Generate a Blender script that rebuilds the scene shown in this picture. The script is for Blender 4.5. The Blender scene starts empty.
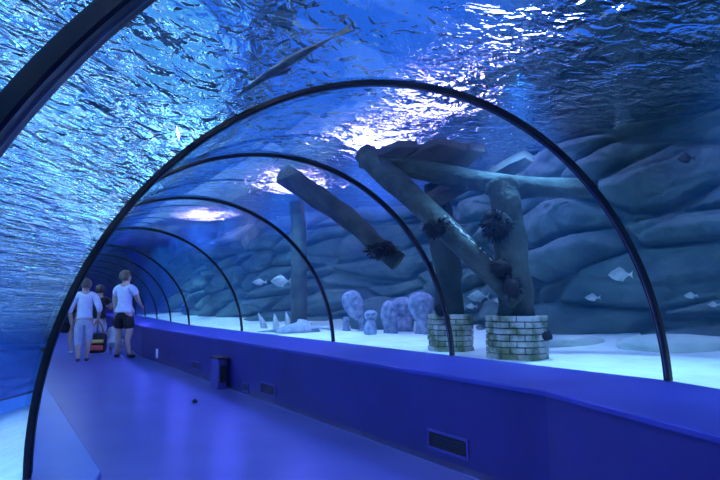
import bpy, bmesh, math, random
from mathutils import Vector, Matrix, noise, Euler
from math import sin, cos, pi, radians as rad
random.seed(7)
S = bpy.context.scene
COL = S.collection
V = Vector

# ------------------------------------------------------------------ helpers
def link(o, parent=None):
    COL.objects.link(o)
    if parent: o.parent = parent
    return o
def mesh_obj(name, bm, mat, parent=None, smooth=False, loc=None):
    me = bpy.data.meshes.new(name)
    bmesh.ops.recalc_face_normals(bm, faces=bm.faces[:])
    bm.to_mesh(me); bm.free()
    me.materials.append(mat)
    if smooth:
        for p in me.polygons: p.use_smooth = True
    o = bpy.data.objects.new(name, me)
    if loc is not None: o.location = loc
    return link(o, parent)
def tag(o, label=None, cat=None, group=None, kind=None):
    if label: o['label'] = label
    if cat: o['category'] = cat
    if group: o['group'] = group
    if kind: o['kind'] = kind
    return o
def thing(name, label, cat, loc=(0, 0, 0), rz=0, group=None):
    o = bpy.data.objects.new(name, None)
    o.empty_display_size = .1
    o.location = loc; o.rotation_euler = (0, 0, rz)
    link(o)
    return tag(o, label, cat, group)
def box(bm, c, s, rz=0, rot=None):
    m = Matrix.Translation(c) @ (rot.to_4x4() if rot else Matrix.Rotation(rz, 4, 'Z')) @ Matrix.Diagonal((*s, 1))
    return bmesh.ops.create_cube(bm, size=1, matrix=m)['verts']
def bevel_all(bm, w, seg=2):
    bmesh.ops.bevel(bm, geom=bm.edges[:], offset=w, segments=seg, affect='EDGES', profile=.5)
def tube(bm, pts, radii, n=16, wob=0, cap=True, seed=0):
    rings = []
    L = len(pts)
    axis = (V(pts[-1])-V(pts[0])).normalized()
    ref = V((0, 0, 1)) if abs(axis.z) < .8 else V((0, 1, 0))
    for i, p in enumerate(pts):
        p = V(p)
        t = (V(pts[min(i+1, L-1)]) - V(pts[max(i-1, 0)])).normalized()
        a = t.cross(ref)
        a.normalize(); b = t.cross(a)
        r = radii[i] if hasattr(radii, '__len__') else radii
        ring = []
        for k in range(n):
            an = 2*pi*k/n
            rr = r*(1+wob*noise.noise(V((cos(an)*1.5, sin(an)*1.5, i*.35+seed*7.3))))
            ring.append(bm.verts.new(p + (a*cos(an)+b*sin(an))*rr))
        rings.append(ring)
    for i in range(L-1):
        for k in range(n):
            bm.faces.new((rings[i][k], rings[i][(k+1) % n], rings[i+1][(k+1) % n], rings[i+1][k]))
    if cap:
        bm.faces.new(rings[0][::-1]); bm.faces.new(rings[-1])
    return rings
def grid(bm, fn, nu, nv):
    vs = [[bm.verts.new(fn(i/nu, j/nv)) for j in range(nv+1)] for i in range(nu+1)]
    for i in range(nu):
        for j in range(nv):
            bm.faces.new((vs[i][j], vs[i+1][j], vs[i+1][j+1], vs[i][j+1]))
    return vs
def lerp(a, b, t): return a+(b-a)*t
def interp(tab, x):
    if x <= tab[0][0]: return tab[0][1]
    for (a, b), (c, d) in zip(tab, tab[1:]):
        if x <= c:
            t = (x-a)/(c-a); t = t*t*(3-2*t)
            return lerp(b, d, t)
    return tab[-1][1]
def sstep(a, b, x):
    t = max(0, min(1, (x-a)/(b-a))); return t*t*(3-2*t)

# ------------------------------------------------------------------ materials
def new_mat(name):
    m = bpy.data.materials.new(name); m.use_nodes = True
    nt = m.node_tree; nt.nodes.clear()
    out = nt.nodes.new('ShaderNodeOutputMaterial')
    return m, nt, out
def N(nt, typ, **kw):
    n = nt.nodes.new(typ)
    for k, v in kw.items():
        if k in ('ins',):
            for a, b in v.items(): n.inputs[a].default_value = b
        else: setattr(n, k, v)
    return n
def surf(name, c1, c2=None, rough=.6, scale=5., bump=0., bscale=None, bdist=.02, metal=0., detail=4, spec=.5, stretch=None, lo=.35, hi=.65):
    m, nt, out = new_mat(name)
    b = N(nt, 'ShaderNodeBsdfPrincipled')
    b.inputs['Roughness'].default_value = rough
    b.inputs['Metallic'].default_value = metal
    b.inputs['Specular IOR Level'].default_value = spec
    nt.links.new(b.outputs[0], out.inputs[0])
    tc = N(nt, 'ShaderNodeTexCoord')
    mp = N(nt, 'ShaderNodeMapping')
    if stretch: mp.inputs['Scale'].default_value = stretch
    nt.links.new(tc.outputs['Object'], mp.inputs[0])
    if c2 is None: b.inputs['Base Color'].default_value = (*c1, 1)
    else:
        nz = N(nt, 'ShaderNodeTexNoise', ins={'Scale': scale, 'Detail': detail})
        nt.links.new(mp.outputs[0], nz.inputs['Vector'])
        r = N(nt, 'ShaderNodeValToRGB')
        r.color_ramp.elements[0].position = lo; r.color_ramp.elements[1].position = hi
        r.color_ramp.elements[0].color = (*c1, 1); r.color_ramp.elements[1].color = (*c2, 1)
        nt.links.new(nz.outputs['Fac'], r.inputs[0]); nt.links.new(r.outputs[0], b.inputs['Base Color'])
    if bump:
        nb = N(nt, 'ShaderNodeTexNoise', ins={'Scale': bscale or scale*3, 'Detail': 5})
        nt.links.new(mp.outputs[0], nb.inputs['Vector'])
        bp = N(nt, 'ShaderNodeBump', ins={'Strength': bump, 'Distance': bdist})
        nt.links.new(nb.outputs['Fac'], bp.inputs['Height']); nt.links.new(bp.outputs[0], b.inputs['Normal'])
    return m
def emit(name, c, s):
    m, nt, out = new_mat(name)
    e = N(nt, 'ShaderNodeEmission', ins={'Color': (*c, 1), 'Strength': s})
    nt.links.new(e.outputs[0], out.inputs[0]); return m

M = {}
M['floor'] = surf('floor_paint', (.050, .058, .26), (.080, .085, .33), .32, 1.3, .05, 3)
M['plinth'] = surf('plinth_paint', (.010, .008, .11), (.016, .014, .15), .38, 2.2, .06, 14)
M['ledge'] = surf('ledge_lit_paint', (.018, .022, .23), (.028, .032, .29), .35, 2.2, .05, 10)  # plinth blue lightened, so the light on the top is in the colour
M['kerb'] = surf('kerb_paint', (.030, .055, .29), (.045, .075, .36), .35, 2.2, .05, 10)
M['skirt'] = surf('dark_skirting', (.03, .03, .10), (.05, .05, .16), .5, 4)
M['rubber'] = surf('black_rubber', (.006, .007, .012), (.012, .013, .02), .3, 8)
M['steel'] = surf('dull_steel', (.10, .11, .14), (.18, .19, .22), .35, 12, metal=.7)
M['sand'] = surf('pale_sand', (.70, .74, .74), (.86, .88, .86), .9, 2.5, .35, 9)
M['rock'] = surf('grey_rock', (.035, .080, .085), (.09, .165, .165), .9, 1.6, 1.0, 3.2, bdist=.09, detail=8)
M['boulder'] = surf('pale_rock', (.34, .44, .44), (.56, .62, .60), .9, 2.2, .6, 7, detail=8)
M['tankwall'] = surf('blue_tank_wall', (.06, .22, .62), (.12, .34, .78), .8, .9, .5, 3, detail=6)
M['log'] = surf('sunken_log', (.016, .032, .032), (.045, .070, .068), .9, 3, 1.0, 7, bdist=.05, stretch=(1, 1, 1))
M['board'] = surf('dark_board', (.03, .035, .04), (.06, .065, .07), .9, 4, .5)
M['weed'] = surf('dark_weed', (.003, .004, .008), (.008, .010, .016), .95, 9)
M['brick'] = surf('mossy_brick', (.12, .17, .08), (.44, .45, .47), .9, 4.5, .6, 30, detail=6, lo=.40, hi=.60)
M['mortar'] = surf('mortar', (.03, .04, .03), (.07, .08, .07), .95, 8)
M['stone'] = surf('carved_stone', (.10, .13, .24), (.30, .35, .50), .9, 9, .7, 22)
M['fishpale'] = surf('pale_fish', (.28, .36, .40), (.50, .58, .60), .5, 14)
M['ray'] = surf('grey_ray', (.20, .27, .36), (.32, .40, .48), .6, 8)
M['fishdark'] = surf('dark_fish', (.008, .010, .016), (.025, .03, .035), .5, 14)
M['ventframe'] = surf('vent_frame', (.03, .03, .22), (.04, .04, .28), .4, 6)
M['ventdark'] = surf('vent_dark', (.004, .004, .008), (.008, .008, .014), .6, 6)
M['plate'] = surf('pale_plate', (.75, .75, .80), (.80, .80, .85), .4, 5)
M['skin'] = surf('skin', (.50, .33, .25), (.56, .38, .29), .6, 6)
M['hairbrown'] = surf('hair_brown', (.10, .075, .05), (.19, .14, .10), .7, 40)
M['hairdark'] = surf('hair_dark', (.02, .016, .014), (.04, .03, .025), .7, 40)
M['white'] = surf('white_cloth', (.74, .72, .80), (.84, .82, .88), .85, 12, .3, 20)
M['greycloth'] = surf('grey_cloth', (.44, .45, .52), (.56, .57, .63), .85, 10, .3, 20)
M['black'] = surf('black_cloth', (.010, .010, .014), (.022, .022, .028), .85, 10, .3, 20)
M['brown'] = surf('rust_cloth', (.26, .10, .05), (.36, .16, .08), .85, 10, .3, 20)
M['red'] = surf('red_cloth', (.60, .07, .05), (.68, .12, .08), .7, 10)
M['yellow'] = surf('yellow_cloth', (.75, .50, .08), (.82, .58, .12), .7, 10)
M['shoe'] = surf('pale_shoe', (.62, .62, .66), (.74, .74, .78), .6, 10)
M['shoedark'] = surf('dark_shoe', (.03, .03, .035), (.06, .06, .065), .6, 10)

def panel_material():
    """acrylic: the crown and the left half bend the view into the water, the right half is looked through squarely"""
    m, nt, out = new_mat('tunnel_acrylic')
    tr = N(nt, 'ShaderNodeBsdfTransparent', ins={'Color': (.86, .93, 1, 1)})
    gl = N(nt, 'ShaderNodeBsdfGlossy', ins={'Color': (.8, .85, 1, 1), 'Roughness': .03})
    fr = N(nt, 'ShaderNodeFresnel', ins={'IOR': 1.12})
    mx = N(nt, 'ShaderNodeMixShader')
    nt.links.new(fr.outputs[0], mx.inputs[0]); nt.links.new(tr.outputs[0], mx.inputs[1]); nt.links.new(gl.outputs[0], mx.inputs[2])
    rf = N(nt, 'ShaderNodeBsdfGlass', ins={'Color': (.88, .95, 1, 1), 'IOR': 1.333, 'Roughness': 0.0})
    at = N(nt, 'ShaderNodeAttribute', attribute_name='bend')
    m2 = N(nt, 'ShaderNodeMixShader')
    nt.links.new(at.outputs['Fac'], m2.inputs[0]); nt.links.new(mx.outputs[0], m2.inputs[1]); nt.links.new(rf.outputs[0], m2.inputs[2])
    nt.links.new(m2.outputs[0], out.inputs[0])
    return m
M['panel'] = panel_material()

def water_material():
    m, nt, out = new_mat('rippled_water')
    tc = N(nt, 'ShaderNodeTexCoord')
    def wave(scale, st, detail, dist, rot, prev=None, distort=0.0):
        mp = N(nt, 'ShaderNodeMapping'); mp.inputs['Scale'].default_value = st; mp.inputs['Rotation'].default_value = (0, 0, rot)
        nt.links.new(tc.outputs['Object'], mp.inputs[0])
        nz = N(nt, 'ShaderNodeTexNoise', ins={'Scale': scale, 'Detail': detail, 'Roughness': .5, 'Distortion': distort})
        nt.links.new(mp.outputs[0], nz.inputs['Vector'])
        bp = N(nt, 'ShaderNodeBump', ins={'Strength': 1.0, 'Distance': dist})
        nt.links.new(nz.outputs['Fac'], bp.inputs['Height'])
        if prev: nt.links.new(prev.outputs[0], bp.inputs['Normal'])
        return bp
    gust = N(nt, 'ShaderNodeTexNoise', ins={'Scale': .55, 'Detail': 2})
    nt.links.new(tc.outputs['Object'], gust.inputs['Vector'])
    def patchy(bp, lo, hi):
        mr = N(nt, 'ShaderNodeMapRange', ins={'From Min': .38, 'From Max': .62, 'To Min': lo, 'To Max': hi})
        nt.links.new(gust.outputs['Fac'], mr.inputs['Value']); nt.links.new(mr.outputs[0], bp.inputs['Distance']); return bp
    b = wave(1.0, (1, 1, 1), 2, WAVE[0], .3)
    b = patchy(wave(3.4, (1, 1.5, 1), 2, WAVE[1], -.5, b, .8), WAVE[1]*.55, WAVE[1]*1.25)
    b = patchy(wave(11, (1, 1.4, 1), 2, WAVE[2], .9, b, .9), WAVE[2]*.3, WAVE[2]*1.4)
    g = N(nt, 'ShaderNodeBsdfGlass', ins={'Color': (.93, .97, 1, 1), 'IOR': WATER_IOR, 'Roughness': .0})
    nt.links.new(b.outputs[0], g.inputs['Normal'])
    nt.links.new(g.outputs[0], out.inputs[0])
    return m
WAVE = (.26, .15, .024)
WATER_IOR = 1.18
M['water'] = water_material()

# ------------------------------------------------------------------ camera
CAMZ = 1.13
cd = bpy.data.cameras.new('camera'); cam = bpy.data.objects.new('camera', cd); link(cam)
cam.location = (0, 0, CAMZ)
cam.rotation_euler = (pi/2 + .10649, 0, -.56282)
cd.sensor_width = 36; cd.lens = 580/720*36; cd.clip_start = .02; cd.clip_end = 300
S.camera = cam

# ------------------------------------------------------------------ tunnel axis
K1 = rad(17.183); K3 = rad(5.5)
CX, CZ, RAD = 1.905, .52, 1.76
C1 = V((CX, 2.397, 0)); d1 = V((sin(K1), cos(K1), 0))
C0 = C1 - d1*4.6
C2 = V((CX, 12.85, 0)); d3 = V((sin(K3), cos(K3), 0))
C3 = C2 + d3*17
PATH = [C0, C1, C2, C3]
DIRS = [d1, V((0, 1, 0)), d3]
def frame(i):
    """mitre frame at path vertex i: lateral unit vector and stretch"""
    a = DIRS[max(0, i-1)]; b = DIRS[min(2, i)]
    t = (a+b).normalized(); x = V((t.y, -t.x, 0))
    return x, 1/max(.5, t.dot(a))
def along(i, off, z):
    x, s = frame(i); p = PATH[i] + x*(off*s); return V((p.x, p.y, z))
def on_seg(i, t, off, z):
    return along(i, off, z).lerp(along(i+1, off, z), t)
ZR, ZL = .63, .45
TH_R = math.asin((ZR-CZ)/RAD); TH_L = pi - math.asin((ZL-CZ)/RAD)
OFF_R = RAD*cos(TH_R); OFF_L = RAD*cos(TH_L)
IN_R = 2.69-CX; IN_L = .415-CX

def sweep(profile, name, mat, close=True, ext=0, smooth=False):
    bm = bmesh.new()
    rows = []
    for i in range(4):
        rows.append([bm.verts.new(along(i, o, z)) for o, z in profile])
    n = len(profile)
    for i in range(3):
        for k in range(n if close else n-1):
            bm.faces.new((rows[i][k], rows[i][(k+1) % n], rows[i+1][(k+1) % n], rows[i+1][k]))
    if close:
        bm.faces.new(rows[0]); bm.faces.new(rows[-1][::-1])
    return mesh_obj(name, bm, mat, smooth=smooth)

o = sweep([(IN_L-.01, 0), (IN_R+.01, 0), (IN_R+.01, -.15), (IN_L-.01, -.15)], 'floor', M['floor']); tag(o, kind='structure')
# right plinth with a lip and a dark recessed foot
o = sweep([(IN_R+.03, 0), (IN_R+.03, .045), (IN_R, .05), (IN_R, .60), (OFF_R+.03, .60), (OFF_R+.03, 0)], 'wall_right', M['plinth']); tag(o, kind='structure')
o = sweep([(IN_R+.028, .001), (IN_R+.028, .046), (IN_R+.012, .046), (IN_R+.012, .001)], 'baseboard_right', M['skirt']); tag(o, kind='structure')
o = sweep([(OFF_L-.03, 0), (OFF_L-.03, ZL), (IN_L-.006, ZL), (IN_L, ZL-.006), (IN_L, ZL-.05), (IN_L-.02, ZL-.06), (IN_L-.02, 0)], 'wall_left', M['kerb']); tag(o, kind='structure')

o = sweep([(IN_R-.012, .601), (IN_R-.012, ZR-.006), (IN_R-.006, ZR), (OFF_R+.03, ZR), (OFF_R+.03, .601)], 'lit_ledge_top_1', M['ledge']); tag(o, kind='structure')  # slab added to carry the lighter top colour, light painted in
# acrylic panels, one per bay
RIBS = []   # (segment, distance from that segment's start)
L1 = 4.6; 
rib_list = [(0, L1-3.0), (0, L1-1.675), ('v', 1), (1, 4.19-C1.y), (1, 6.43-C1.y), (1, 9.6-C1.y), ('v', 2), (2, 2.6), (2, 5.1), (2, 8.0), (2, 11.0), (2, 14.0)]
def ring_frame(r):
    if r[0] == 'v':
        x, s = frame(r[1]); return PATH[r[1]], x, s, V((-x.y, x.x, 0))
    d = DIRS[r[0]]; return PATH[r[0]]+d*r[1], V((d.y, -d.x, 0)), 1, d
NTH = 72
def arc(p, x, s, th, r): 
    q = p + x*(r*cos(th)*s); return V((q.x, q.y, CZ+r*1.011*sin(th)))
def panel(name, ra, rb):
    me = bpy.data.meshes.new(name); vs, fs, at = [], [], []
    for r in (ra, rb):
        p, x, s, d = r
        for k in range(NTH+1):
            th = lerp(TH_R, TH_L, k/NTH)
            vs.append(arc(p, x, s, th, RAD)); at.append(sstep(80, 100, math.degrees(th)))
    for k in range(NTH):
        fs.append((k, k+1, NTH+2+k, NTH+1+k))
    me.from_pydata(vs, [], fs)
    a = me.attributes.new('bend', 'FLOAT', 'POINT')
    for i, v in enumerate(at): a.data[i].value = v
    c = V((0, 0, CZ)) + (ra[0]+rb[0])/2
    if me.polygons[NTH//2].normal.dot(c - me.polygons[NTH//2].center) < 0: me.flip_normals()
    for p in me.polygons: p.use_smooth = True
    me.materials.append(M['panel'])
    o = link(bpy.data.objects.new(name, me)); return tag(o, kind='structure')
frames = [(C0, *frame(0), d1)] + [ring_frame(r) for r in rib_list] + [(C3, *frame(3), d3)]
for i in range(len(frames)-1):
    panel('window_%d' % (i+1), frames[i], frames[i+1])

rib_labels = {
 1: 'thick black tunnel rib nearest the viewer, crossing the upper left corner',
 2: 'large black arched rib sweeping over the whole tunnel where the ledge bends',
 3: 'black arched rib standing in front of the left brick well',
 4: 'black arched rib standing left of the carved stone heads',
 5: 'thin black arched rib left of the pale ray on the sand',
 6: 'thin black arched rib, second to the left of the pale ray',
 7: 'thin dark arched rib, third to the left of the pale ray',
 8: 'thin dark arched rib, nearest on the right of the man in the white T-shirt',
 9: 'thin far rib seen behind the heads of the visitors',
}
def rib(i, r, w, t):
    p, x, s, d = ring_frame(r)
    nm = thing('tunnel_rib', rib_labels.get(i, 'thin rib at the dim far end of the tunnel'), 'arch', (p.x, p.y, 0), 0, 'ribs of the tunnel')
    def band(name, mat, w, r0, r1, th0, th1):
        bm = bmesh.new(); rows = []
        n = 84
        for k in range(n+1):
            th = lerp(th0, th1, k/n)
            row = []
            for (rr, dd) in ((r0+.006, -w/2), (r0, -w/2+.008), (r0, w/2-.008), (r0+.006, w/2), (r1, w/2), (r1, -w/2)):
                row.append(bm.verts.new(arc(p, x, s, th, rr) + d*dd - V((p.x, p.y, 0))))
            rows.append(row)
        for k in range(n):
            for j in range(6):
                bm.faces.new((rows[k][j], rows[k][(j+1) % 6], rows[k+1][(j+1) % 6], rows[k+1][j]))
        bm.faces.new(rows[0]); bm.faces.new(rows[-1][::-1])
        return mesh_obj(name, bm, mat, nm)
    band('rib_band', M['rubber'], w, RAD-t, RAD+.012, TH_R+.002, TH_L-.002)
    if i <= 6:
        band('steel_strip', M['steel'], w*.30, RAD-t-.004, RAD-t+.004, TH_R+.01, TH_L-.01)
for i, r in enumerate(rib_list):
    if i: rib(i, r, .085 if i <= 1 else .046, .035 if i <= 1 else .022)

# end wall of tunnel
bm = bmesh.new()
x, s = frame(3)
rows = [bm.verts.new(arc(C3, x, s, lerp(TH_R, TH_L, k/24), RAD)) for k in range(25)]
rows += [bm.verts.new(along(3, OFF_L, 0)), bm.verts.new(along(3, OFF_R, 0))]
bm.faces.new(rows)
g = bmesh.ops.extrude_face_region(bm, geom=bm.faces[:]); bmesh.ops.translate(bm, verts=[v for v in g['geom'] if isinstance(v, bmesh.types.BMVert)], vec=d3*.1)
tag(mesh_obj('wall_end', bm, M['plinth']), kind='structure')

# ------------------------------------------------------------------ tank
WZ = 3.7
WALLX = [(-4, 6.8), (2, 7.2), (4.2, 7.5), (5.6, 6.9), (7, 7.3), (8.6, 8.4), (12, 8.8), (14, 7.3), (16.5, 6.6), (20, 6.5), (26, 6.9), (32, 7.6)]
def cells(y, z):
    w = noise.noise(V((y*.35, z*.6, 3.1)))*.5
    p = V((y/1.9 + z*.10, (z + w*.5 + .10*y)/.52, 0))
    d, pts = noise.voronoi(p, distance_metric='DISTANCE')
    return d[0], d[1], pts[0]
def rock_point(y, z):
    f1, f2, c = cells(y, z)
    e = f2-f1
    pil = .6*sstep(0, .11, e)+.4*sstep(0, .5, e)
    pr = noise.noise(c*3.7)*.22
    x = interp(WALLX, y) + .22*max(0, z-.5) - .42*pil - pr*pil + .25*noise.noise(V((y*.3, z*.4, 9)))
    x -= .06*noise.fractal(V((y*1.6, z*2.6, 2)), 1, 2, 5) + .05*(1-sstep(0, .10, abs(noise.noise(V((y*.7, z*2.2+y*.25, 6))))))*-1
    return V((x, y, z))
bm = bmesh.new()
grid(bm, lambda u, v: rock_point(lerp(-4, 32, u), lerp(.35, 4.1, v)), 900, 120)
tag(mesh_obj('rock_wall', bm, M['rock'], smooth=True), kind='structure')

def foot_x(path_off, y):
    pts = [along(i, path_off, 0) for i in range(4)]
    for a, b in zip(pts, pts[1:]):
        if y <= b.y or b is pts[-1]:
            t = (y-a.y)/(b.y-a.y); return lerp(a.x, b.x, t)
def sand_z(x, y):
    base = .55 + .02*noise.noise(V((x*.8, y*.8, 0))) + .010*noise.noise(V((x*3, y*3, 4)))
    base += .18*sstep(-1.0, .4, x-interp(WALLX, y))
    return base
bm = bmesh.new()
def sr(u, v):
    y = lerp(-4, 31, u); a = foot_x(OFF_R+.03, y); b = interp(WALLX, y)+1.0
    x = lerp(a, b, v); return V((x, y, sand_z(x, y)))
grid(bm, sr, 240, 60)
tag(mesh_obj('sand', bm, M['sand'], smooth=True), 'pale sand bed between the blue ledge and the rock wall', 'sand', kind='stuff')
bm = bmesh.new()
LX = -14
def sl(u, v):
    y = lerp(-4, 31, u); a = foot_x(OFF_L-.03, y); x = lerp(a, LX-.6, v**1.5)
    return V((x, y, -.9 + .03*noise.noise(V((x*.8, y*.8, 7)))))
grid(bm, sl, 200, 40)
tag(mesh_obj('sand', bm, M['sand'], smooth=True), 'pale sand bed along the left side of the tunnel', 'sand', kind='stuff')
bm = bmesh.new()
def lw(u, v):
    y = lerp(-4, 32, u); z = lerp(.2, 4.1, v)
    d, pts = noise.voronoi(V((y/1.9, z/.8, 5)))
    return V((LX + .3*sstep(0, .4, d[1]-d[0]) + .3*noise.noise(V((y*.3, z*.4, 1))), y, z))
grid(bm, lw, 300, 40)
tag(mesh_obj('tank_wall', bm, M['tankwall'], smooth=True), kind='structure')
for yy in (-4, 32):
    bm = bmesh.new(); box(bm, (-2.5, yy, 2.1), (26, .3, 4.2)); tag(mesh_obj('tank_wall', bm, M['rock']), kind='structure')

# water surface (one sheet over tunnel and tank)
bm = bmesh.new()
grid(bm, lambda u, v: V((lerp(LX-.8, 10, u), lerp(-4, 32, v), WZ)), 20, 40)
wo = mesh_obj('water_surface', bm, M['water'], smooth=True)
me = wo.data
if me.polygons[0].normal.z < 0: me.flip_normals()
tag(wo, 'rippled water surface seen from below over the tunnel', 'water', kind='stuff')

# bluish haze of the water over the sand on the right
HAZE = .052
m, nt, out = new_mat('water_haze')
vol = N(nt, 'ShaderNodeVolumePrincipled', ins={'Color': (.07, .34, 1, 1), 'Density': HAZE, 'Anisotropy': .1, 'Absorption Color': (.3, .6, 1, 1)})
nt.links.new(vol.outputs[0], out.inputs['Volume'])
bm = bmesh.new()
for i in range(2): pass
rows = []
for i in range(4):
    a_ = along(i, OFF_R+.05, 0); b_ = 11.5
    rows.append([bm.verts.new((a_.x, a_.y, .3)), bm.verts.new((b_, a_.y, .3)), bm.verts.new((b_, a_.y, WZ-.02)), bm.verts.new((a_.x, a_.y, WZ-.02))])
for i in range(3):
    for k in range(4): bm.faces.new((rows[i][k], rows[i][(k+1) % 4], rows[i+1][(k+1) % 4], rows[i+1][k]))
bm.faces.new(rows[0]); bm.faces.new(rows[-1][::-1])
tag(mesh_obj('water_haze', bm, m), 'blue haze in the water of the tank on the right', 'haze', kind='stuff')

# ------------------------------------------------------------------ lights
def spot(loc, target, power, col, size=90, blend=.6, rad_=.06):  # added underwater spots without fittings; lamp light cannot pass the surface
    l = bpy.data.lights.new('fill_spot', 'SPOT'); l.energy = power; l.color = col; l.spot_size = rad(size); l.spot_blend = blend; l.shadow_soft_size = rad_
    o = bpy.data.objects.new('fill_spot', l); o.location = loc
    o.rotation_euler = (V(target)-V(loc)).to_track_quat('-Z', 'Y').to_euler(); return link(o)
def area(name, loc, target, sx, sy, power, col):
    l = bpy.data.lights.new(name, 'AREA'); l.shape = 'RECTANGLE'; l.size = sx; l.size_y = sy; l.energy = power; l.color = col
    o = bpy.data.objects.new(name, l); o.location = loc
    o.rotation_euler = (V(target)-V(loc)).to_track_quat('-Z', 'Y').to_euler(); return link(o)
BL = (.16, .42, 1)
for y in (1.5, 4.2, 7.2, 10.2, 13.5, 17, 21, 25):
    xx = foot_x(OFF_R, y)
    spot((xx+1.0, y, 3.6), (xx+1.0, y+.1, .5), 520, (.22, .54, 1), 85, .8, .12)
    spot((interp(WALLX, y+.8)-1.1, y+.8, 3.55), (interp(WALLX, y+.8)-.1, y+.9, 1.2), 60, (.05, .36, 1), 110, .8, .10)  # added to graze the rock wall and bring out its cracks
for y in (-1, 3, 7, 11, 16, 21):
    xx = foot_x(OFF_L, y)
    spot((xx-2.0, y, 3.5), (xx-3.0, y+.5, .4), 500, (.12, .48, 1), 120, .8, .6)
    spot((LX+3.5, y, 3.3), (LX, y+.5, 1.5), 1500, (.10, .45, 1), 130, .8, .6)
spot((4.2, 8.0, 2.6), (6.3, 9.2, .9), 130, (.16, .36, 1), 60, .8, .12)  # added front spot to brighten the stone heads
spot((4.3, 3.3, 2.3), (4.7, 4.6, .8), 20, (.25, .50, 1), 60, .8, .1)
# added fill lights above the ledge, no fixtures, to brighten the tunnel inside
for s_, y in ((0, .5), (1, .12), (1, .38), (1, .62), (1, .88), (2, .2), (2, .5), (2, .8)):
    p = on_seg(s_, y, IN_R+.45, 1.55)
    area('tunnel_fill', p, p-V((.25, 0, 1)), .12, .12, 7 if s_ == 0 or y < .2 else 15, (.07, .09, 1))
for (x, y, z, pw) in ((5.4, 6.55, 2.7, 300), (5.9, 8.7, 2.7, 600), (6.1, 12.6, 2.7, 700), (5.6, 18.2, 2.7, 800)):
    spot((x, y, z), (x, y, 4), pw, (.40, .32, 1), 140, .3, .5)  # added upward spots, only to put violet glitter on the water

# lamps hanging in the hall above the water
def hall_lamp(loc, sx, sy, mat, label, tilt=0):
    t = thing('hall_lamp', label, 'lamp', loc)
    bm = bmesh.new(); box(bm, (0, 0, .12), (sx+.2, sy+.2, .2)); bevel_all(bm, .03); mesh_obj('lamp_housing', bm, M['steel'], t)
    bm = bmesh.new(); box(bm, (0, 0, 0), (sx, sy, .04)); mesh_obj('lamp_lens', bm, mat, t)
    t.rotation_euler = (0, tilt, 0)
M['lampcool'] = emit('lamp_cool', (.13, .52, 1), 8)
M['lampwhite'] = emit('lamp_white', (.72, .82, 1), 22)
M['lampdim'] = emit('lamp_dim', (.05, .25, .6), 1.5)
M['lampviolet'] = emit('lamp_violet', (.34, .34, 1), 30)
t = thing('skylight', 'wide unseen skylight of cool panes over the left side of the tank', 'skylight', (-7, 11, 6.6))  # unseen glowing panes with gaps, shaped to fleck the water surface
for ix in range(4):
    for iy in range(6):
        bm = bmesh.new(); box(bm, (-6+4*ix, -11+4.4*iy, 0), (2.5, 2.6, .05)); mesh_obj('pane', bm, M[('lampcool', 'lampwhite', 'lampcool', 'lampdim')[(ix*7+iy*3) % 4]], t)
bm = bmesh.new()
for ix in range(5): box(bm, (-8+4*ix, 0, .1), (.5, 27, .25))
for iy in range(7): box(bm, (0, -13.2+4.4*iy, .1), (16.5, .5, .25))
mesh_obj('skylight_frame', bm, M['steel'], t)
hall_lamp((7.2, 6.0, 5.2), 1.7, 1.7, M['lampviolet'], 'violet flood lamp above the water over the rock wall')
hall_lamp((6.5, 10.5, 5.4), 1.2, 3.2, M['lampviolet'], 'violet flood lamp above the water beyond the log frame')

# world
w = bpy.data.worlds.new('world'); S.world = w; w.use_nodes = True
w.node_tree.nodes['Background'].inputs[0].default_value = (.015, .10, .55, 1)
w.node_tree.nodes['Background'].inputs[1].default_value = 1.5

# ------------------------------------------------------------------ plinth fittings
def vent(y, z, wy, hz, label, slats, x=2.69):
    t = thing('vent', label, 'vent', (x, y, z), 0, 'vents in the plinth')
    bm = bmesh.new()
    for (c, s) in (((0, 0, hz/2-.008), (.02, wy, .016)), ((0, 0, -hz/2+.008), (.02, wy, .016)), ((0, wy/2-.008, 0), (.02, .016, hz-.032)), ((0, -wy/2+.008, 0), (.02, .016, hz-.032))):
        box(bm, c, s)
    fr_ = mesh_obj('vent_frame', bm, M['ventframe'], t)
    bm = bmesh.new(); box(bm, (.004, 0, 0), (.006, wy-.03, hz-.03)); mesh_obj('backing', bm, M['ventdark'], t)
    for k in range(slats):
        bm = bmesh.new(); box(bm, (-.004, 0, lerp(-hz/2+.025, hz/2-.025, k/(slats-1))), (.004, wy-.034, .010), rot=Euler((0, rad(-35), 0)).to_matrix())
        mesh_obj('slat', bm, M['ventdark'], fr_)
vent(3.14, .167, .42, .135, 'large black louvred vent low in the blue plinth, nearest the viewer', 7)
vent(6.21, .150, .41, .135, 'square-looking dark vent in the plinth, second from the viewer', 7)
vent(6.88, .090, .20, .105, 'small dim vent plate just beyond the second plinth vent', 4)
vent(8.98, .165, .38, .125, 'dim vent in the plinth beyond the upright dark box', 6)
bm = bmesh.new(); box(bm, (2.685, 11.43, .165), (.02, .13, .165)); bevel_all(bm, .006)
tag(mesh_obj('wall_plate', bm, M['plate']), 'small pale upright plate on the plinth near the visitors', 'plate')
t = thing('floor_box', 'dark upright box standing on the floor against the blue plinth', 'box', (2.60, 7.62, 0))
bm = bmesh.new(); box(bm, (0, 0, .19), (.13, .30, .38)); bevel_all(bm, .01); mesh_obj('casing', bm, M['ventframe'], t)
bm = bmesh.new(); box(bm, (0, 0, .395), (.15, .33, .03)); bevel_all(bm, .008); mesh_obj('lid', bm, M['ventdark'], t)
bm = bmesh.new(); box(bm, (0, -.155, .2), (.09, .012, .22)); mesh_obj('front_plate', bm, M['ventdark'], t)
bm = bmesh.new(); tube(bm, [(1.98, 6.66, .006), (2.0, 6.66, .018), (2.02, 6.66, .006)], [.02, .03, .02], 10)
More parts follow.
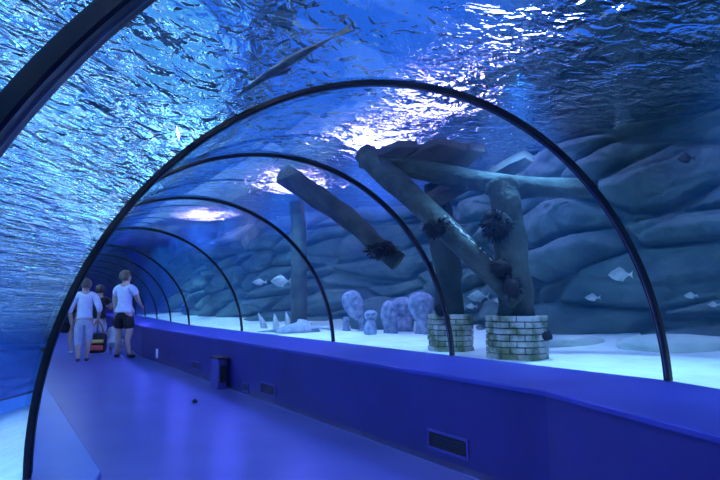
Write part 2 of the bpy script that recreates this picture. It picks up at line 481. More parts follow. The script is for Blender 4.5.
tag(mesh_obj('pebble', bm, M['ventdark'], smooth=True), 'tiny dark scrap lying on the blue floor', 'litter')

# ------------------------------------------------------------------ brick wells
def well(c, R, a0, h, label, seed):
    t = thing('brick_well', label, 'well', c)
    rng = random.Random(seed)
    n = 7; ch = h/n
    bm = bmesh.new(); tube(bm, [(0, 0, -.1), (0, 0, h-.012)], [R*.93]*2, 6, cap=True)
    bmesh.ops.rotate(bm, verts=bm.verts[:], cent=(0, 0, 0), matrix=Matrix.Rotation(a0, 3, 'Z'))
    # ring core oriented like the hexagon
    for v in bm.verts: pass
    bm.free(); bm = bmesh.new()
    lo = [bm.verts.new((R*.95*cos(a0+k*pi/3), R*.95*sin(a0+k*pi/3), -.1)) for k in range(6)]
    hi = [bm.verts.new((R*.95*cos(a0+k*pi/3), R*.95*sin(a0+k*pi/3), h-.015)) for k in range(6)]
    for k in range(6): bm.faces.new((lo[k], lo[(k+1) % 6], hi[(k+1) % 6], hi[k]))
    bm.faces.new(hi); bm.faces.new(lo[::-1])
    mesh_obj('mortar_core', bm, M['mortar'], t)
    bm = bmesh.new()
    for j in range(n):
        for k in range(6):
            A = V((R*cos(a0+k*pi/3), R*sin(a0+k*pi/3), 0)); B = V((R*cos(a0+(k+1)*pi/3), R*sin(a0+(k+1)*pi/3), 0))
            cuts = [0, .5, 1] if j % 2 == 0 else [0, .27, .77, 1]
            for u0, u1 in zip(cuts, cuts[1:]):
                L = (B-A).length; g = .007/L
                a_ = A.lerp(B, u0+(g if u0 > 0 else .006)); b_ = A.lerp(B, u1-(g if u1 < 1 else .006))
                m_ = (a_+b_)/2; nrm = m_.normalized(); ang = math.atan2((b_-a_).y, (b_-a_).x)
                jut = rng.uniform(-.006, .008)
                b2 = bmesh.new(); box(b2, (0, 0, 0), ((b_-a_).length, .05, ch-.010)); bevel_all(b2, .007)
                for v in b2.verts: v.co += V((noise.noise(v.co*20+V((j, k, u0)))*.004,)*3)
                b2.transform(Matrix.Translation(V((m_.x, m_.y, (j+.5)*ch)) + V((nrm.x, nrm.y, 0))*(jut-.012)) @ Matrix.Rotation(ang, 4, 'Z'))
                tmp = bpy.data.meshes.new('t'); b2.to_mesh(tmp); b2.free(); bm.from_mesh(tmp); bpy.data.meshes.remove(tmp)
    mesh_obj('brickwork', bm, M['brick'], t)
    return t
well((4.62, 4.28, .55), .305, rad(-47), .445, 'pale mossy brick well standing in full view on the sand, the right one', 1)
well((4.67, 5.37, .55), .262, rad(-42), .44, 'green mossy brick well partly hidden behind the black rib', 2)

def log(name, pts, radii, label, cat, seed, mat='log', n=18, sub=14, wob=.22):
    P, Rr = [], []
    L = len(pts)-1
    for i in range(sub+1):
        u = i/sub*L; k = min(int(u), L-1); f = u-k
        p = V(pts[k]).lerp(V(pts[k+1]), f)
        p += V((noise.noise(V((i*.4, seed, 0))), noise.noise(V((i*.4, seed, 5))), 0))*.03
        P.append(p); Rr.append(lerp(radii[k], radii[k+1], f)*(1+.10*noise.noise(V((i*.6, seed, 9)))))
    bm = bmesh.new(); tube(bm, P, Rr, n, wob, seed=seed)
    return tag(mesh_obj(name, bm, M[mat], smooth=True), label, cat)
log('upright_log', [(4.62, 4.28, .97), (4.60, 4.30, 1.6), (4.58, 4.36, 2.25), (4.57, 4.38, 2.40)], [.19, .165, .165, .17], 'thick upright log rising out of the right brick well', 'log', 1)
log('upright_log', [(4.67, 5.37, .97), (4.66, 5.40, 1.6), (4.62, 5.50, 2.3), (4.6, 5.52, 2.6)], [.17, .16, .15, .14], 'thick upright log rising out of the left brick well', 'log', 2)
log('upright_log', [(5.36, 10.84, .50), (5.33, 10.8, 1.6), (5.24, 10.74, 3.2)], [.17, .16, .15], 'distant upright log standing before the rock wall left of the heads', 'log', 3)
log('log', [(4.42, 4.06, 1.15), (4.05, 4.80, 1.98), (3.72, 5.80, 2.92)], [.115, .13, .14], 'long log slanting from the right post up to the left', 'log', 4)
log('log', [(3.69, 5.81, 2.86), (4.42, 5.02, 2.58), (4.90, 4.52, 2.44), (5.45, 3.85, 2.34)], [.12, .125, .115, .10], 'long log lying level across the tops of the posts', 'log', 5)
log('log', [(3.15, 6.86, 2.80), (3.70, 6.2, 2.2), (4.10, 5.66, 1.62)], [.14, .13, .12], 'slanting log ending above the stone heads, left of both wells', 'log', 6)

slant = bpy.data.objects['log']
bm = bmesh.new(); rng = random.Random(3)
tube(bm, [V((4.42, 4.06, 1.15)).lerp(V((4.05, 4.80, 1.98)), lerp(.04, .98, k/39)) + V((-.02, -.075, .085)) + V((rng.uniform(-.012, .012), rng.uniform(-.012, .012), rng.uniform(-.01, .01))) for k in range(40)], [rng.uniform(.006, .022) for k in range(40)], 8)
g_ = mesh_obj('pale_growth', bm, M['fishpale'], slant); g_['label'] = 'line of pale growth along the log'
def weed(c, r, label, seed, stretch=(1, 1, 1), n=260):
    rng = random.Random(seed)
    bm = bmesh.new()
    bmesh.ops.create_icosphere(bm, subdivisions=3, radius=r*.78)
    for v in bm.verts:
        v.co *= 1+.5*noise.noise(v.co*9/ max(r, .05)*.12 + V((seed, 0, 0)))
    for k in range(n):
        d = V((rng.gauss(0, 1), rng.gauss(0, 1), rng.gauss(-.15, 1))).normalized()
        l = r*rng.uniform(.70, 1.12)
        tip = d*l + V((rng.uniform(-.3, .3), rng.uniform(-.3, .3), -.2))*r*.4
        tube(bm, [d*r*.4, d*l*.75, tip], [r*.07, r*.05, r*.012], 5)
    for v in bm.verts: v.co = V((v.co.x*stretch[0], v.co.y*stretch[1], v.co.z*stretch[2]))
    o = mesh_obj('weed_clump', bm, M['weed'], loc=c); return tag(o, label, 'weed', 'dark weed clumps')
weed((4.00, 4.78, 1.93), .16, 'black weed clump hanging on the middle of the slanting log', 1, (1, 1.25, .8))
weed((4.36, 4.28, 1.93), .17, 'black weed clump high on the right post', 2, (1, 1.1, 1.05))
weed((4.26, 4.13, 1.47), .11, 'black weed clump where the slanting log meets the right post', 3, (1, 1.1, 1))
weed((4.32, 4.05, 1.28), .11, 'black weed clump at the lower end of the slanting log', 4, (.9, 1, 1.3))
weed((3.93, 5.75, 1.76), .17, 'black weed clump at the end of the log above the stone heads', 5, (1.1, 1.5, .75))
weed((4.40, 5.20, 1.05), .09, 'small dark weed clump on top of the left brick well', 6)
weed((4.72, 3.96, .80), .06, 'tiny dark weed tuft on the side of the right brick well', 7, n=40)

def board(q, th, label):
    pts = [V(p) for p in q]
    c = sum(pts, V())/len(pts); d = (c-V((0, 0, CAMZ))).normalized(); d = (d+V((0, 0, .5))).normalized()
    bm = bmesh.new()
    a = [bm.verts.new(p-c) for p in pts]; b = [bm.verts.new(p-c+d*th) for p in pts]
    bm.faces.new(a); bm.faces.new(b[::-1])
    for i in range(len(pts)): bm.faces.new((a[i], b[i], b[(i+1) % len(pts)], a[(i+1) % len(pts)]))
    bevel_all(bm, .015, 2)
    return tag(mesh_obj('board', bm, M['board'], loc=c), label, 'board', 'dark boards on the log frame')
board([(3.70, 5.56, 2.83), (3.92, 5.36, 2.93), (4.11, 5.24, 2.93), (4.02, 5.36, 2.80)], .22, 'leftmost dark board above the level log')
board([(4.01, 5.37, 2.80), (4.12, 5.24, 2.88), (4.30, 5.08, 2.96), (4.56, 4.88, 2.87), (4.36, 5.14, 2.74)], .22, 'widest dark board above the level log')
board([(4.36, 5.13, 2.74), (4.46, 4.98, 2.82), (4.57, 4.86, 2.89), (4.71, 4.75, 2.85), (4.59, 4.93, 2.68)], .22, 'dark board above the level log, just right of the widest')
board([(4.77, 4.78, 2.58), (4.88, 4.58, 2.68), (5.02, 4.45, 2.77), (5.09, 4.39, 2.71), (4.98, 4.6, 2.56)], .22, 'rightmost dark board, above the right post')
board([(4.20, 5.31, 2.28), (4.35, 5.17, 2.40), (4.5, 5.05, 2.46), (4.65, 4.93, 2.43), (4.41, 5.19, 2.25)], .22, 'dark board underneath the level log')

# ------------------------------------------------------------------ carved stone heads
def carved(bm, c, w, d, h, top=1.0, bot=.8, tilt=0, face=1.0, seed=0):
    nu, nv = 40, 30
    def g(x, s): return math.exp(-(x/s)**2)
    rows = []
    for j in range(nv+1):
        el = -pi/2 + pi*j/nv
        row = []
        for i in range(nu):
            az = 2*pi*i/nu
            a = (az+pi) % (2*pi)-pi          # 0 = front
            r = 1.0
            r -= face*.42*(g(a-.44, .26)+g(a+.44, .26))*g(el-.22, .20)   # eye hollows
            r += face*.10*g(a, .75)*g(el-.50, .14)                       # brow
            r += face*.26*g(a, .13)*g(el+.05, .24)                       # nose
            r -= face*.24*g(a, .36)*g(el+.48, .10)                       # mouth
            r += face*.07*g(a, .40)*g(el+.30, .08)
            r += .05*noise.noise(V((cos(az)*3, sin(az)*3, el*3+seed*5)))
            z = sin(el); k = lerp(bot, top, (z+1)/2)
            ce = cos(el)**.8 if cos(el) > 0 else 0
            row.append(V((sin(a)*ce*r*w/2*k, -cos(a)*ce*r*d/2*k, z*h/2)))
        rows.append(row)
    Rt = Matrix.Rotation(tilt, 3, 'Y')
    vr = [[bm.verts.new(V(c)+Rt @ p) for p in row] for row in rows[1:-1]]
    b0 = bm.verts.new(V(c)+Rt @ V((0, 0, -h/2))); t0 = bm.verts.new(V(c)+Rt @ V((0, 0, h/2)))
    for j in range(len(vr)-1):
        for i in range(nu): bm.faces.new((vr[j][i], vr[j][(i+1) % nu], vr[j+1][(i+1) % nu], vr[j+1][i]))
    for i in range(nu):
        bm.faces.new((b0, vr[0][(i+1) % nu], vr[0][i])); bm.faces.new((t0, vr[-1][i], vr[-1][(i+1) % nu]))
def statue(loc, label, headargs, bodypts, bodyr, seed, rz=rad(-35), extra=None, name='stone_head'):
    t = thing(name, label, 'statue', loc, rz, 'carved stone heads on the sand')
    bm = bmesh.new(); carved(bm, seed=seed, **headargs); mesh_obj('head', bm, M['stone'], t, smooth=True)
    bm = bmesh.new(); tube(bm, bodypts, bodyr, 20, .25, seed=seed); mesh_obj('base', bm, M['stone'], t, smooth=True)
    if extra: extra(t)
statue((6.29, 9.98, .54), 'tall oval stone head leaning left on a thin post, left of the group', dict(c=(-.12, 0, .52), w=.46, d=.30, h=.62, top=1.05, bot=.75, tilt=rad(-22)), [(.06, 0, 0), (.05, 0, .12), (.0, .02, .34)], [.085, .06, .07], 1)
statue((6.06, 10.13, .54), 'smallest stone figure, standing left of the leaning oval head', dict(c=(0, 0, .22), w=.15, d=.13, h=.15), [(0, 0, 0), (0, 0, .07), (0, 0, .18)], [.09, .06, .07], 2)
statue((5.70, 8.67, .54), 'short pale stone figure with a skull-like head, in front of the group', dict(c=(0, 0, .34), w=.25, d=.22, h=.21, top=1.1, bot=.75, face=1.5), [(0, 0, 0), (0, 0, .06), (0, 0, .17), (0, 0, .27)], [.10, .12, .11, .07], 3)
statue((6.35, 9.04, .54), 'narrow stone head with long face, behind and right of the short figure', dict(c=(0, 0, .36), w=.33, d=.30, h=.52, top=1.05, bot=.85, face=1.0, tilt=rad(6)), [(.03, 0, 0), (.03, 0, .12), (.01, 0, .28)], [.125, .12, .13], 4)
statue((7.13, 9.66, .54), 'broad rounded stone head at the back of the group', dict(c=(0, 0, .43), w=.52, d=.4, h=.52, top=1, bot=.95), [(0, 0, 0), (0, 0, .14), (0, 0, .3)], [.22, .18, .2], 5)
statue((6.65, 8.45, .54), 'largest stone head with wide brow and hollow eyes, left of the wells', dict(c=(0, 0, .51), w=.51, d=.40, h=.52, top=1.12, bot=.66, face=1.25), [(.05, 0, 0), (.05, 0, .10), (.03, 0, .28), (.0, 0, .36)], [.17, .15, .14, .16], 6)

def blob(name, loc, s, mat, label, cat, seed, rz=0, kind=None, group=None):
    bm = bmesh.new(); bmesh.ops.create_icosphere(bm, subdivisions=4, radius=1)
    for v in bm.verts:
        v.co *= 1+.16*noise.fractal(v.co*1.3+V((seed*3.1, 0, 0)), 1, 2, 4)
        v.co = V((v.co.x*s[0], v.co.y*s[1], v.co.z*s[2]))
    o = mesh_obj(name, bm, mat, smooth=True, loc=loc); o.rotation_euler.z = rz
    return tag(o, label, cat, group)
blob('boulder', (7.25, 10.65, .75), (.70, .55, .50), M['rock'], 'large pale rounded boulder behind the stone heads', 'rock', 1, rad(-35))
blob('flat_rock', (7.05, 3.75, .58), (.85, .35, .17), M['boulder'], 'flat pale rock at the foot of the wall, right of the big rib', 'rock', 2, rad(-60))
blob('flat_rock', (6.45, 5.15, .60), (.55, .25, .10), M['boulder'], 'low flat rock at the foot of the wall between well and big rib', 'rock', 3, rad(-35))

# ray resting on the sand and pale spikes beside it
t = thing('ray', 'pale grey ray resting on the sand between the spikes and the stone heads', 'ray', (5.02, 10.2, .545), rad(-27), None)
t.scale = (.62, .62, .72)
bm = bmesh.new()
def rayf(u, v):
    a = 2*pi*u; r = v
    w = .62*(1-.25*cos(2*a)**2) if True else 1
    x = r*.72*cos(a); y = r*.50*sin(a)*(1-.25*cos(a))
    z = .30*(1-r**2)**.8*(1+.2*cos(a)) + .015*sin(3*a)*r
    return V((x, y, z))
vs = [[bm.verts.new(rayf(i/40, j/12)) for i in range(40)] for j in range(1, 13)]
top = bm.verts.new(rayf(0, 0))
for i in range(40):
    bm.faces.new((top, vs[0][i], vs[0][(i+1) % 40]))
    for j in range(11): bm.faces.new((vs[j][i], vs[j+1][i], vs[j+1][(i+1) % 40], vs[j][(i+1) % 40]))
bm.faces.new(vs[-1][::-1])
mesh_obj('body', bm, M['ray'], t, smooth=True)
bm = bmesh.new(); tube(bm, [(-.55, 0, .06), (-.9, .03, .04), (-1.25, .0, .02)], [.06, .03, .01], 10); mesh_obj('tail', bm, M['ray'], t, smooth=True)
bm = bmesh.new(); grid(bm, lambda u, v: V((lerp(.35, 1.02, u), -.28+.20*v*(1-.5*u), .05+.10*u*(1-u)*4*.6+.05*v)), 10, 4)
g = bmesh.ops.extrude_face_region(bm, geom=bm.faces[:]); bmesh.ops.translate(bm, verts=[v for v in g['geom'] if isinstance(v, bmesh.types.BMVert)], vec=(0, 0, .04))
mesh_obj('wing', bm, M['ray'], t, smooth=True)
for sx_ in (-1, 1):
    bm = bmesh.new(); bmesh.ops.create_uvsphere(bm, u_segments=10, v_segments=8, radius=.03); bmesh.ops.translate(bm, verts=bm.verts[:], vec=(.42, .10*sx_, .22)); mesh_obj('eye', bm, M['fishdark'], t, smooth=True)
for i, (x, y, h, ln) in enumerate(((5.21, 12.26, .34, -.16), (5.36, 11.95, .33, -.06), (5.50, 11.6, .37, -.08))):
    bm = bmesh.new()
    tube(bm, [(0, 0, -.05), (ln*.4, 0, h*.45), (ln, 0, h)], [.085, .06, .008], 10)
    o = mesh_obj('shell_spike', bm, M['fishpale'], smooth=True, loc=(x, y, .55)); o.rotation_euler.z = rad(-24)
    tag(o, ['leftmost of three pale spikes standing in the sand beside the ray', 'middle of three pale spikes standing in the sand beside the ray', 'rightmost of three pale spikes, nearest the ray on the sand'][i], 'shell', 'pale spikes in the sand')

# ------------------------------------------------------------------ fish
def fish(loc, L, mat, label, rz=rad(-47), deep=.38, pitch=0, slim=.45, tailk=1.0):
    t = thing('fish', label, 'fish', loc, rz, 'fish in the tank')
    t.rotation_euler = (0, pitch, rz)
    prof = [(-.5, .02), (-.44, .10), (-.34, .28), (-.18, .43), (0, .5), (.16, .42), (.30, .24), (.40, .11), (.46, .075)]
    bm = bmesh.new(); rows = []
    for x, r in prof:
        rows.append([bm.verts.new((x*L, r*L*deep*slim*cos(2*pi*k/14), r*L*deep*sin(2*pi*k/14))) for k in range(14)])
    for a, b in zip(rows, rows[1:]):
        for k in range(14): bm.faces.new((a[k], a[(k+1) % 14], b[(k+1) % 14], b[k]))
    bm.faces.new(rows[0][::-1]); bm.faces.new(rows[-1])
    mesh_obj('body', bm, mat, t, smooth=True)
    def fin(name, pts, th=.012):
        bm = bmesh.new(); a = [bm.verts.new((x*L, -th*L/2+y*L, z*L)) for x, y, z in pts]; b = [bm.verts.new((x*L, th*L/2+y*L, z*L)) for x, y, z in pts]
        bm.faces.new(a); bm.faces.new(b[::-1])
        for i in range(len(pts)): bm.faces.new((a[i], b[i], b[(i+1) % len(pts)], a[(i+1) % len(pts)]))
        mesh_obj(name, bm, mat, t)
    k = tailk
    fin('tail_fin', [(.44, 0, .03), (.62, 0, .19*k), (.57, 0, 0), (.62, 0, -.19*k), (.44, 0, -.03)])
    fin('dorsal_fin', [(-.14, 0, deep*.46), (.02, 0, deep*.5+.09), (.26, 0, deep*.28+.05), (.28, 0, deep*.24)])
    fin('belly_fin', [(.05, 0, -deep*.47), (.16, 0, -deep*.42-.08), (.26, 0, -deep*.25)])
    for s_ in (-1, 1):
        fin('side_fin', [(-.16, s_*deep*slim*.42, 0), (-.02, s_*(deep*slim*.42+.05), -.10), (.04, s_*(deep*slim*.42+.03), -.03)])
        bm = bmesh.new(); bmesh.ops.create_uvsphere(bm, u_segments=8, v_segments=6, radius=.022*L); bmesh.ops.translate(bm, verts=bm.verts[:], vec=(-.37*L, s_*deep*slim*.22*L, .05*L)); mesh_obj('eye', bm, M['fishdark'], t, smooth=True)
    return t
fish((4.62, 4.85, 1.19), .22, M['fishpale'], 'pale fish swimming between the two brick wells', deep=.52)
fish((4.76, 4.66, 1.15), .12, M['fishpale'], 'small pale fish close to the right post, above the right well', deep=.5)
fish((4.70, 5.04, 1.08), .12, M['fishpale'], 'small pale fish low between the wells, near the left well', deep=.5)
fish((5.85, 3.90, 1.43), .23, M['fishpale'], 'largest pale fish right of the right well, left of the big rib', deep=.62)
fish((5.70, 4.15, 1.18), .15, M['fishpale'], 'small pale fish just left of and below the largest pale fish', deep=.5)
fish((6.60, 3.54, 1.20), .13, M['fishpale'], 'small pale fish at far right, right of the big rib', deep=.5)
fish((6.70, 3.35, 1.10), .11, M['fishpale'], 'tiny pale fish at far right, lower than its neighbour', deep=.5)
fish((5.75, 3.05, 2.55), .15, M['fishdark'], 'dark round fish high at the right near the water surface', deep=.66)
fish((4.20, 10.20, 1.50), .24, M['fishpale'], 'smaller left one of two pale fish above the ray and spikes', rz=rad(-25), deep=.45)
fish((4.56, 10.05, 1.52), .34, M['fishpale'], 'broad right one of two pale fish above the ray and spikes', rz=rad(-25), deep=.62)
# long slender fish over the crown of the tunnel
A_, B_ = V((.80, 2.46, 2.13)), V((1.14, 2.06, 2.34))
t = fish((A_+B_)/2+V((0, 0, .02)), (B_-A_).length*1.05, M['fishdark'], 'long slender dark fish gliding over the roof of the tunnel', rz=math.atan2((B_-A_).y, (B_-A_).x), deep=.17, pitch=-math.asin((B_-A_).normalized().z), slim=.9, tailk=.45)

# ------------------------------------------------------------------ people
def skin_mesh(name, nodes, edges, rad_, root, mat, parent, H, levels=1):
    """one continuous surface grown round a skeleton of joints"""
    names = list(nodes); idx = {n: i for i, n in enumerate(names)}
    me = bpy.data.meshes.new(name)
    me.from_pydata([V(nodes[n])*H for n in names], [(idx[a], idx[b]) for a, b in edges], [])
    o = bpy.data.objects.new(name, me); COL.objects.link(o)
    m = o.modifiers.new('skin', 'SKIN'); m.use_smooth_shade = True
    if not me.skin_vertices: me.skin_vertices.new()
    for n in names:
        r = rad_[n]; r = r if isinstance(r, tuple) else (r, r)
        sv = me.skin_vertices[0].data[idx[n]]; sv.radius = (r[0]*H, r[1]*H); sv.use_root = (n == root)
    s = o.modifiers.new('sub', 'SUBSURF'); s.levels = levels; s.render_levels = levels
    dg = bpy.context.evaluated_depsgraph_get()
    new = bpy.data.meshes.new_from_object(o.evaluated_get(dg))
    bpy.data.objects.remove(o); bpy.data.meshes.remove(me)
    new.materials.clear(); new.materials.append(mat)
    for p in new.polygons: p.use_smooth = True
    o = bpy.data.objects.new(name, new); return link(o, parent)

def person(label, loc, H, rz, hair, top, bottom, shoes, pose=None, sleeve=.55, leglen=1.0, hairlen=0, skirt=False, head_turn=0):
    t = thing('person', label, 'person', loc, rz)
    J = dict(pelvis=(0, 0, .525), waist=(0, 0, .60), chest=(0, .005, .71), neckb=(0, -.005, .80), neck=(0, 0, .85), jaw=(0, .012, .885), skull=(0, .002, .93), top=(0, 0, .968))
    for s, n in ((1, 'r'), (-1, 'l')):
        J.update({'clav'+n: (.055*s, 0, .795), 'sh'+n: (.105*s, 0, .785), 'el'+n: (.135*s, -.01, .635), 'wr'+n: (.145*s, .02, .495), 'hip'+n: (.05*s, 0, .495), 'kn'+n: (.055*s, .01, .285), 'calf'+n: (.056*s, -.008, .21), 'an'+n: (.056*s, 0, .045), 'toe'+n: (.064*s, .085, .016)})
    J.update(pose or {})
    hd = V(J['skull']); tc, ts = cos(head_turn), sin(head_turn)
    def hp(x, y, z): return tuple(hd + V((x*tc - y*ts, x*ts + y*tc, z)))
    J['nose'] = hp(0, .068, -.015); J['earr'] = hp(.058, -.005, -.012); J['earl'] = hp(-.058, -.005, -.012)
    Rr = dict(pelvis=(.085, .07), waist=(.075, .058), chest=(.092, .066), neckb=.05, neck=.034, jaw=(.042, .046), skull=(.052, .058), top=.036, nose=.009, earr=.012, earl=.012)
    E_ = [('pelvis', 'waist'), ('waist', 'chest'), ('chest', 'neckb'), ('neckb', 'neck'), ('neck', 'jaw'), ('jaw', 'skull'), ('skull', 'top'), ('skull', 'nose'), ('skull', 'earr'), ('skull', 'earl')]
    for n in 'rl':
        Rr.update({'clav'+n: .045, 'sh'+n: .042, 'el'+n: .028, 'wr'+n: .019, 'hip'+n: .064, 'kn'+n: .041, 'calf'+n: .036, 'an'+n: .023, 'toe'+n: .018})
        E_ += [('neckb', 'clav'+n), ('clav'+n, 'sh'+n), ('sh'+n, 'el'+n), ('el'+n, 'wr'+n), ('pelvis', 'hip'+n), ('hip'+n, 'kn'+n), ('kn'+n, 'calf'+n), ('calf'+n, 'an'+n), ('an'+n, 'toe'+n)]
        s = 1 if n == 'r' else -1
        w_ = V(J['wr'+n]); d = (w_-V(J['el'+n])).normalized(); side = V((0, 1, 0)); side = (side-d*side.dot(d)).normalized()
        J['palm'+n] = tuple(w_+d*.035); Rr['palm'+n] = (.016, .022); E_.append(('wr'+n, 'palm'+n))
        inn = V((-s, 0, 0))
        for k, ln in enumerate((.038, .044, .041, .032)):
            off = side*(.018-.012*k)
            a, b = 'f%d%s' % (k, n), 'g%d%s' % (k, n)
            J[a] = tuple(w_+d*(.045+ln*.5)+off+inn*.004); J[b] = tuple(w_+d*(.045+ln)+off+inn*.014)
            Rr[a] = .0055; Rr[b] = .0045; E_ += [('palm'+n, a), (a, b)]
        J['th'+n] = tuple(w_+d*.03+side*.026+inn*.006); J['tt'+n] = tuple(w_+d*.052+side*.034+inn*.01); Rr['th'+n] = .0065; Rr['tt'+n] = .005
        E_ += [('palm'+n, 'th'+n), ('th'+n, 'tt'+n)]
    skin_mesh('body', J, E_, Rr, 'pelvis', M['skin'], t, H)
    def sub(name, nodes, edges, r, root, mat): return skin_mesh(name, nodes, edges, r, root, mat, t, H)
    # top garment
    n_, r_, e_ = {}, {}, []
    n_.update(hem=tuple(lerp(V(J['pelvis']), V(J['waist']), .15)), waist=J['waist'], chest=J['chest'], neckb=tuple(V(J['neckb'])+V((0, 0, .012))))
    r_.update(hem=(.098, .080), waist=(.090, .073), chest=(.104, .078), neckb=(.056, .052)); e_ += [('hem', 'waist'), ('waist', 'chest'), ('chest', 'neckb')]
    for n in 'rl':
        n_['c'+n] = J['clav'+n]; n_['s'+n] = J['sh'+n]; r_['c'+n] = .053; r_['s'+n] = .052; e_ += [('neckb', 'c'+n), ('c'+n, 's'+n)]
        sh, el, wr = V(J['sh'+n]), V(J['el'+n]), V(J['wr'+n])
        if sleeve <= 1:
            n_['m'+n] = tuple(sh.lerp(el, sleeve)); r_['m'+n] = .048; e_.append(('s'+n, 'm'+n))
        else:
            n_['m'+n] = tuple(el); r_['m'+n] = .040; n_['w'+n] = tuple(el.lerp(wr, sleeve-1)); r_['w'+n] = .032; e_ += [('s'+n, 'm'+n), ('m'+n, 'w'+n)]
    sub('shirt', n_, e_, r_, 'waist', M[top])
    # lower garment
    n_, r_, e_ = dict(p=J['pelvis'], w=tuple(lerp(V(J['pelvis']), V(J['waist']), .6))), dict(p=(.096, .080), w=(.084, .068)), [('w', 'p')]
    if skirt:
        for i, (u, rx) in enumerate(((.35, .10), (.75, .105), (1.05, .11))):
            k = (V(J['knr'])+V(J['knl']))/2; n_['k%d' % i] = tuple(V(J['pelvis']).lerp(k, u*leglen)); r_['k%d' % i] = (rx, .085)
            e_.append(('p' if i == 0 else 'k%d' % (i-1), 'k%d' % i))
        sub('skirt', n_, e_, r_, 'p', M[bottom])
    else:
        for n in 'rl':
            h_, k_, a_ = V(J['hip'+n]), V(J['kn'+n]), V(J['an'+n])
            n_['h'+n] = tuple(h_); r_['h'+n] = .076; n_['t'+n] = tuple(h_.lerp(k_, .5)); r_['t'+n] = .068
            e_ += [('p', 'h'+n), ('h'+n, 't'+n)]
            if leglen <= 1:
                n_['e'+n] = tuple(h_.lerp(k_, leglen)); r_['e'+n] = .066; e_.append(('t'+n, 'e'+n))
            else:
                n_['k'+n] = tuple(k_); r_['k'+n] = .053; n_['e'+n] = tuple(k_.lerp(a_, leglen-1)); r_['e'+n] = .047; e_ += [('t'+n, 'k'+n), ('k'+n, 'e'+n)]
        sub('trousers' if leglen > 1 else 'shorts', n_, e_, r_, 'p', M[bottom])
    for n in 'rl':
        a_, t_ = V(J['an'+n]), V(J['toe'+n])
        f = (t_-a_); f.z = 0; f.normalize()
        hl = a_-f*.022; z = min(a_.z-.018, .03) if a_.z < .1 else a_.z-.025
        sub('shoe', dict(a=tuple(V((hl.x, hl.y, z+0))), b=tuple(V((lerp(hl.x, t_.x, .5), lerp(hl.y, t_.y, .5), z-.004))), c=tuple(V((t_.x, t_.y, min(t_.z, z)-.0)))), [('a', 'b'), ('b', 'c')], dict(a=(.027, .024), b=(.028, .022), c=(.026, .016)), 'b', M[shoes])
    # hair: a cap that leaves the face free
    bm = bmesh.new(); bmesh.ops.create_uvsphere(bm, u_segments=24, v_segments=16, radius=1)
    cut = [v for v in bm.verts if (v.co.y > .35 and v.co.z < .38) or v.co.z < -.75-hairlen*6]
    bmesh.ops.delete(bm, geom=cut, context='VERTS')
    for v in bm.verts:
        k = 1+.07*noise.noise(v.co*4+V((H, 0, 0)))
        low = -hairlen*max(0, -v.co.z-.1)*1.2
        v.co = V(hp(v.co.x*.066*k, v.co.y*.073*k-.006, v.co.z*.072*k+.004+low))*H
    bmesh.ops.solidify(bm, geom=bm.faces[:], thickness=.012)
    mesh_obj('hair', bm, M[hair], t, smooth=True)
    for s in (-1, 1):
        bm = bmesh.new(); bmesh.ops.create_uvsphere(bm, u_segments=8, v_segments=6, radius=.008*H); bmesh.ops.translate(bm, verts=bm.verts[:], vec=V(hp(.022*s, .053, .002))*H); mesh_obj('eye', bm, M['fishdark'], t, smooth=True)
    return t
# facing: local +Y is forward
person('woman in a white top and grey cropped trousers walking away', (1.51, 12.26, 0), 1.58, rad(-8), 'hairbrown', 'white', 'greycloth', 'shoedark',
       pose=dict(elr=(.165, -.02, .64), wrr=(.155, .05, .52), ell=(-.16, -.03, .64), wrl=(-.15, .03, .50), anr=(.045, .03, .045), knr=(.052, .035, .285), toer=(.05, .115, .016), anl=(-.045, -.05, .05), knl=(-.052, .0, .285), calfl=(-.05, -.03, .2), toel=(-.05, .035, .016)), sleeve=1.45, leglen=1.45, hairlen=.0)
person('man in a white T-shirt and black shorts standing by the ledge', (2.31, 12.72, 0), 1.78, rad(-42), 'hairbrown', 'white', 'black', 'shoedark',
       pose=dict(elr=(.15, .04, .645), wrr=(.13, .14, .58), ell=(-.145, .02, .64), wrl=(-.15, .07, .50), hipl=(-.055, 0, .495), anl=(-.075, -.01, .045), toel=(-.10, .07, .016), knl=(-.068, .01, .285), knr=(.07, .01, .285), anr=(.08, .0, .045), toer=(.105, .08, .016)), sleeve=.65, leglen=.85, head_turn=rad(-35))
person('dark-haired person in a black top and pale shorts beyond the woman', (1.98, 13.75, 0), 1.50, rad(-20), 'hairdark', 'black', 'greycloth', 'shoe',
       pose=dict(elr=(.15, .05, .66), wrr=(.10, .15, .68)), sleeve=.6, leglen=.9)
person('person in a rust-brown top and dark skirt striding left behind the woman', (1.40, 14.3, 0), 1.55, rad(20), 'hairdark', 'brown', 'black', 'shoe',
       pose=dict(knl=(-.10, .06, .29), calfl=(-.16, .03, .2), anl=(-.20, -.01, .05), toel=(-.26, .06, .016), knr=(.07, .0, .285), anr=(.09, -.02, .045), toer=(.10, .07, .016)), sleeve=1.5, leglen=.95, skirt=True, hairlen=.05)
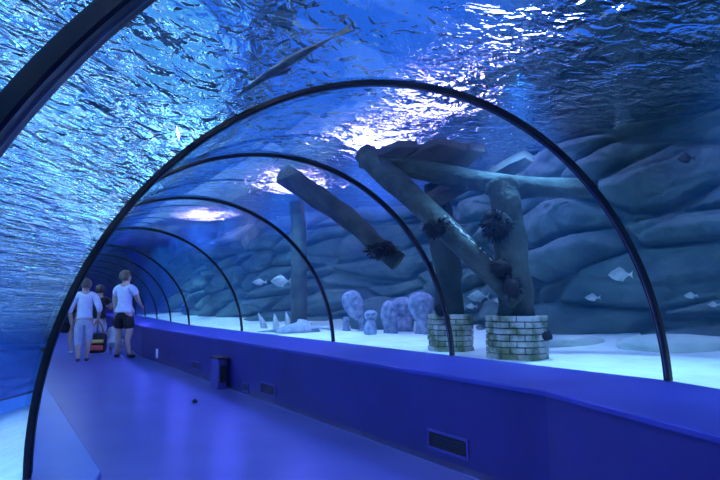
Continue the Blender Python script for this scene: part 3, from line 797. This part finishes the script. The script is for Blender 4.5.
person('child in grey clothes and white shoes crouching beyond the man', (2.30, 13.75, 0), 1.15, rad(-30), 'hairdark', 'greycloth', 'greycloth', 'shoe',
       pose=dict(pelvis=(0, -.02, .20), waist=(0, .0, .28), chest=(0, .05, .38), neckb=(0, .07, .47), neck=(0, .08, .52), jaw=(0, .095, .555), skull=(0, .09, .60), top=(0, .09, .64), clavr=(.055, .07, .465), shr=(.105, .07, .455), elr=(.13, .12, .33), wrr=(.09, .22, .30), clavl=(-.055, .07, .465), shl=(-.105, .07, .455), ell=(-.13, .12, .33), wrl=(-.09, .22, .30),
                 hipr=(.06, 0, .19), knr=(.09, .19, .27), calfr=(.09, .13, .16), anr=(.085, .05, .045), toer=(.09, .135, .016), hipl=(-.06, 0, .19), knl=(-.09, .19, .27), calfl=(-.09, .13, .16), anl=(-.085, .05, .045), toel=(-.09, .135, .016)), sleeve=1.5, leglen=1.6)
# colourful bag carried low beside the woman
t = thing('bag', 'colourful red, yellow and black bag hanging low beside the woman', 'bag', (1.80, 12.62, .12), rad(-15))
bm = bmesh.new(); box(bm, (0, 0, .20), (.36, .22, .38)); bevel_all(bm, .07, 4); mesh_obj('sack', bm, M['black'], t, smooth=True)
bm = bmesh.new(); box(bm, (-.01, -.115, .12), (.28, .06, .10)); bevel_all(bm, .025, 3); mesh_obj('pocket', bm, M['red'], t, smooth=True)
bm = bmesh.new(); box(bm, (.01, -.112, .24), (.25, .05, .07)); bevel_all(bm, .02, 3); mesh_obj('flap', bm, M['yellow'], t, smooth=True)
for s_ in (-1, 1):
    bm = bmesh.new(); tube(bm, [(.12*s_, 0, .38), (.09*s_, 0, .52), (0, 0, .66)], [.016]*3, 8); mesh_obj('strap', bm, M['red'], t, smooth=True)
# ------------------------------------------------------------------ render look
vs = S.view_settings
vs.view_transform = 'Standard'; vs.look = 'None'; vs.gamma = 1; vs.exposure = 0; vs.use_curve_mapping = False
S.cycles.volume_bounces = 0; S.cycles.max_bounces = 12; S.cycles.transmission_bounces = 10; S.cycles.transparent_max_bounces = 16
S.cycles.sample_clamp_indirect = 6
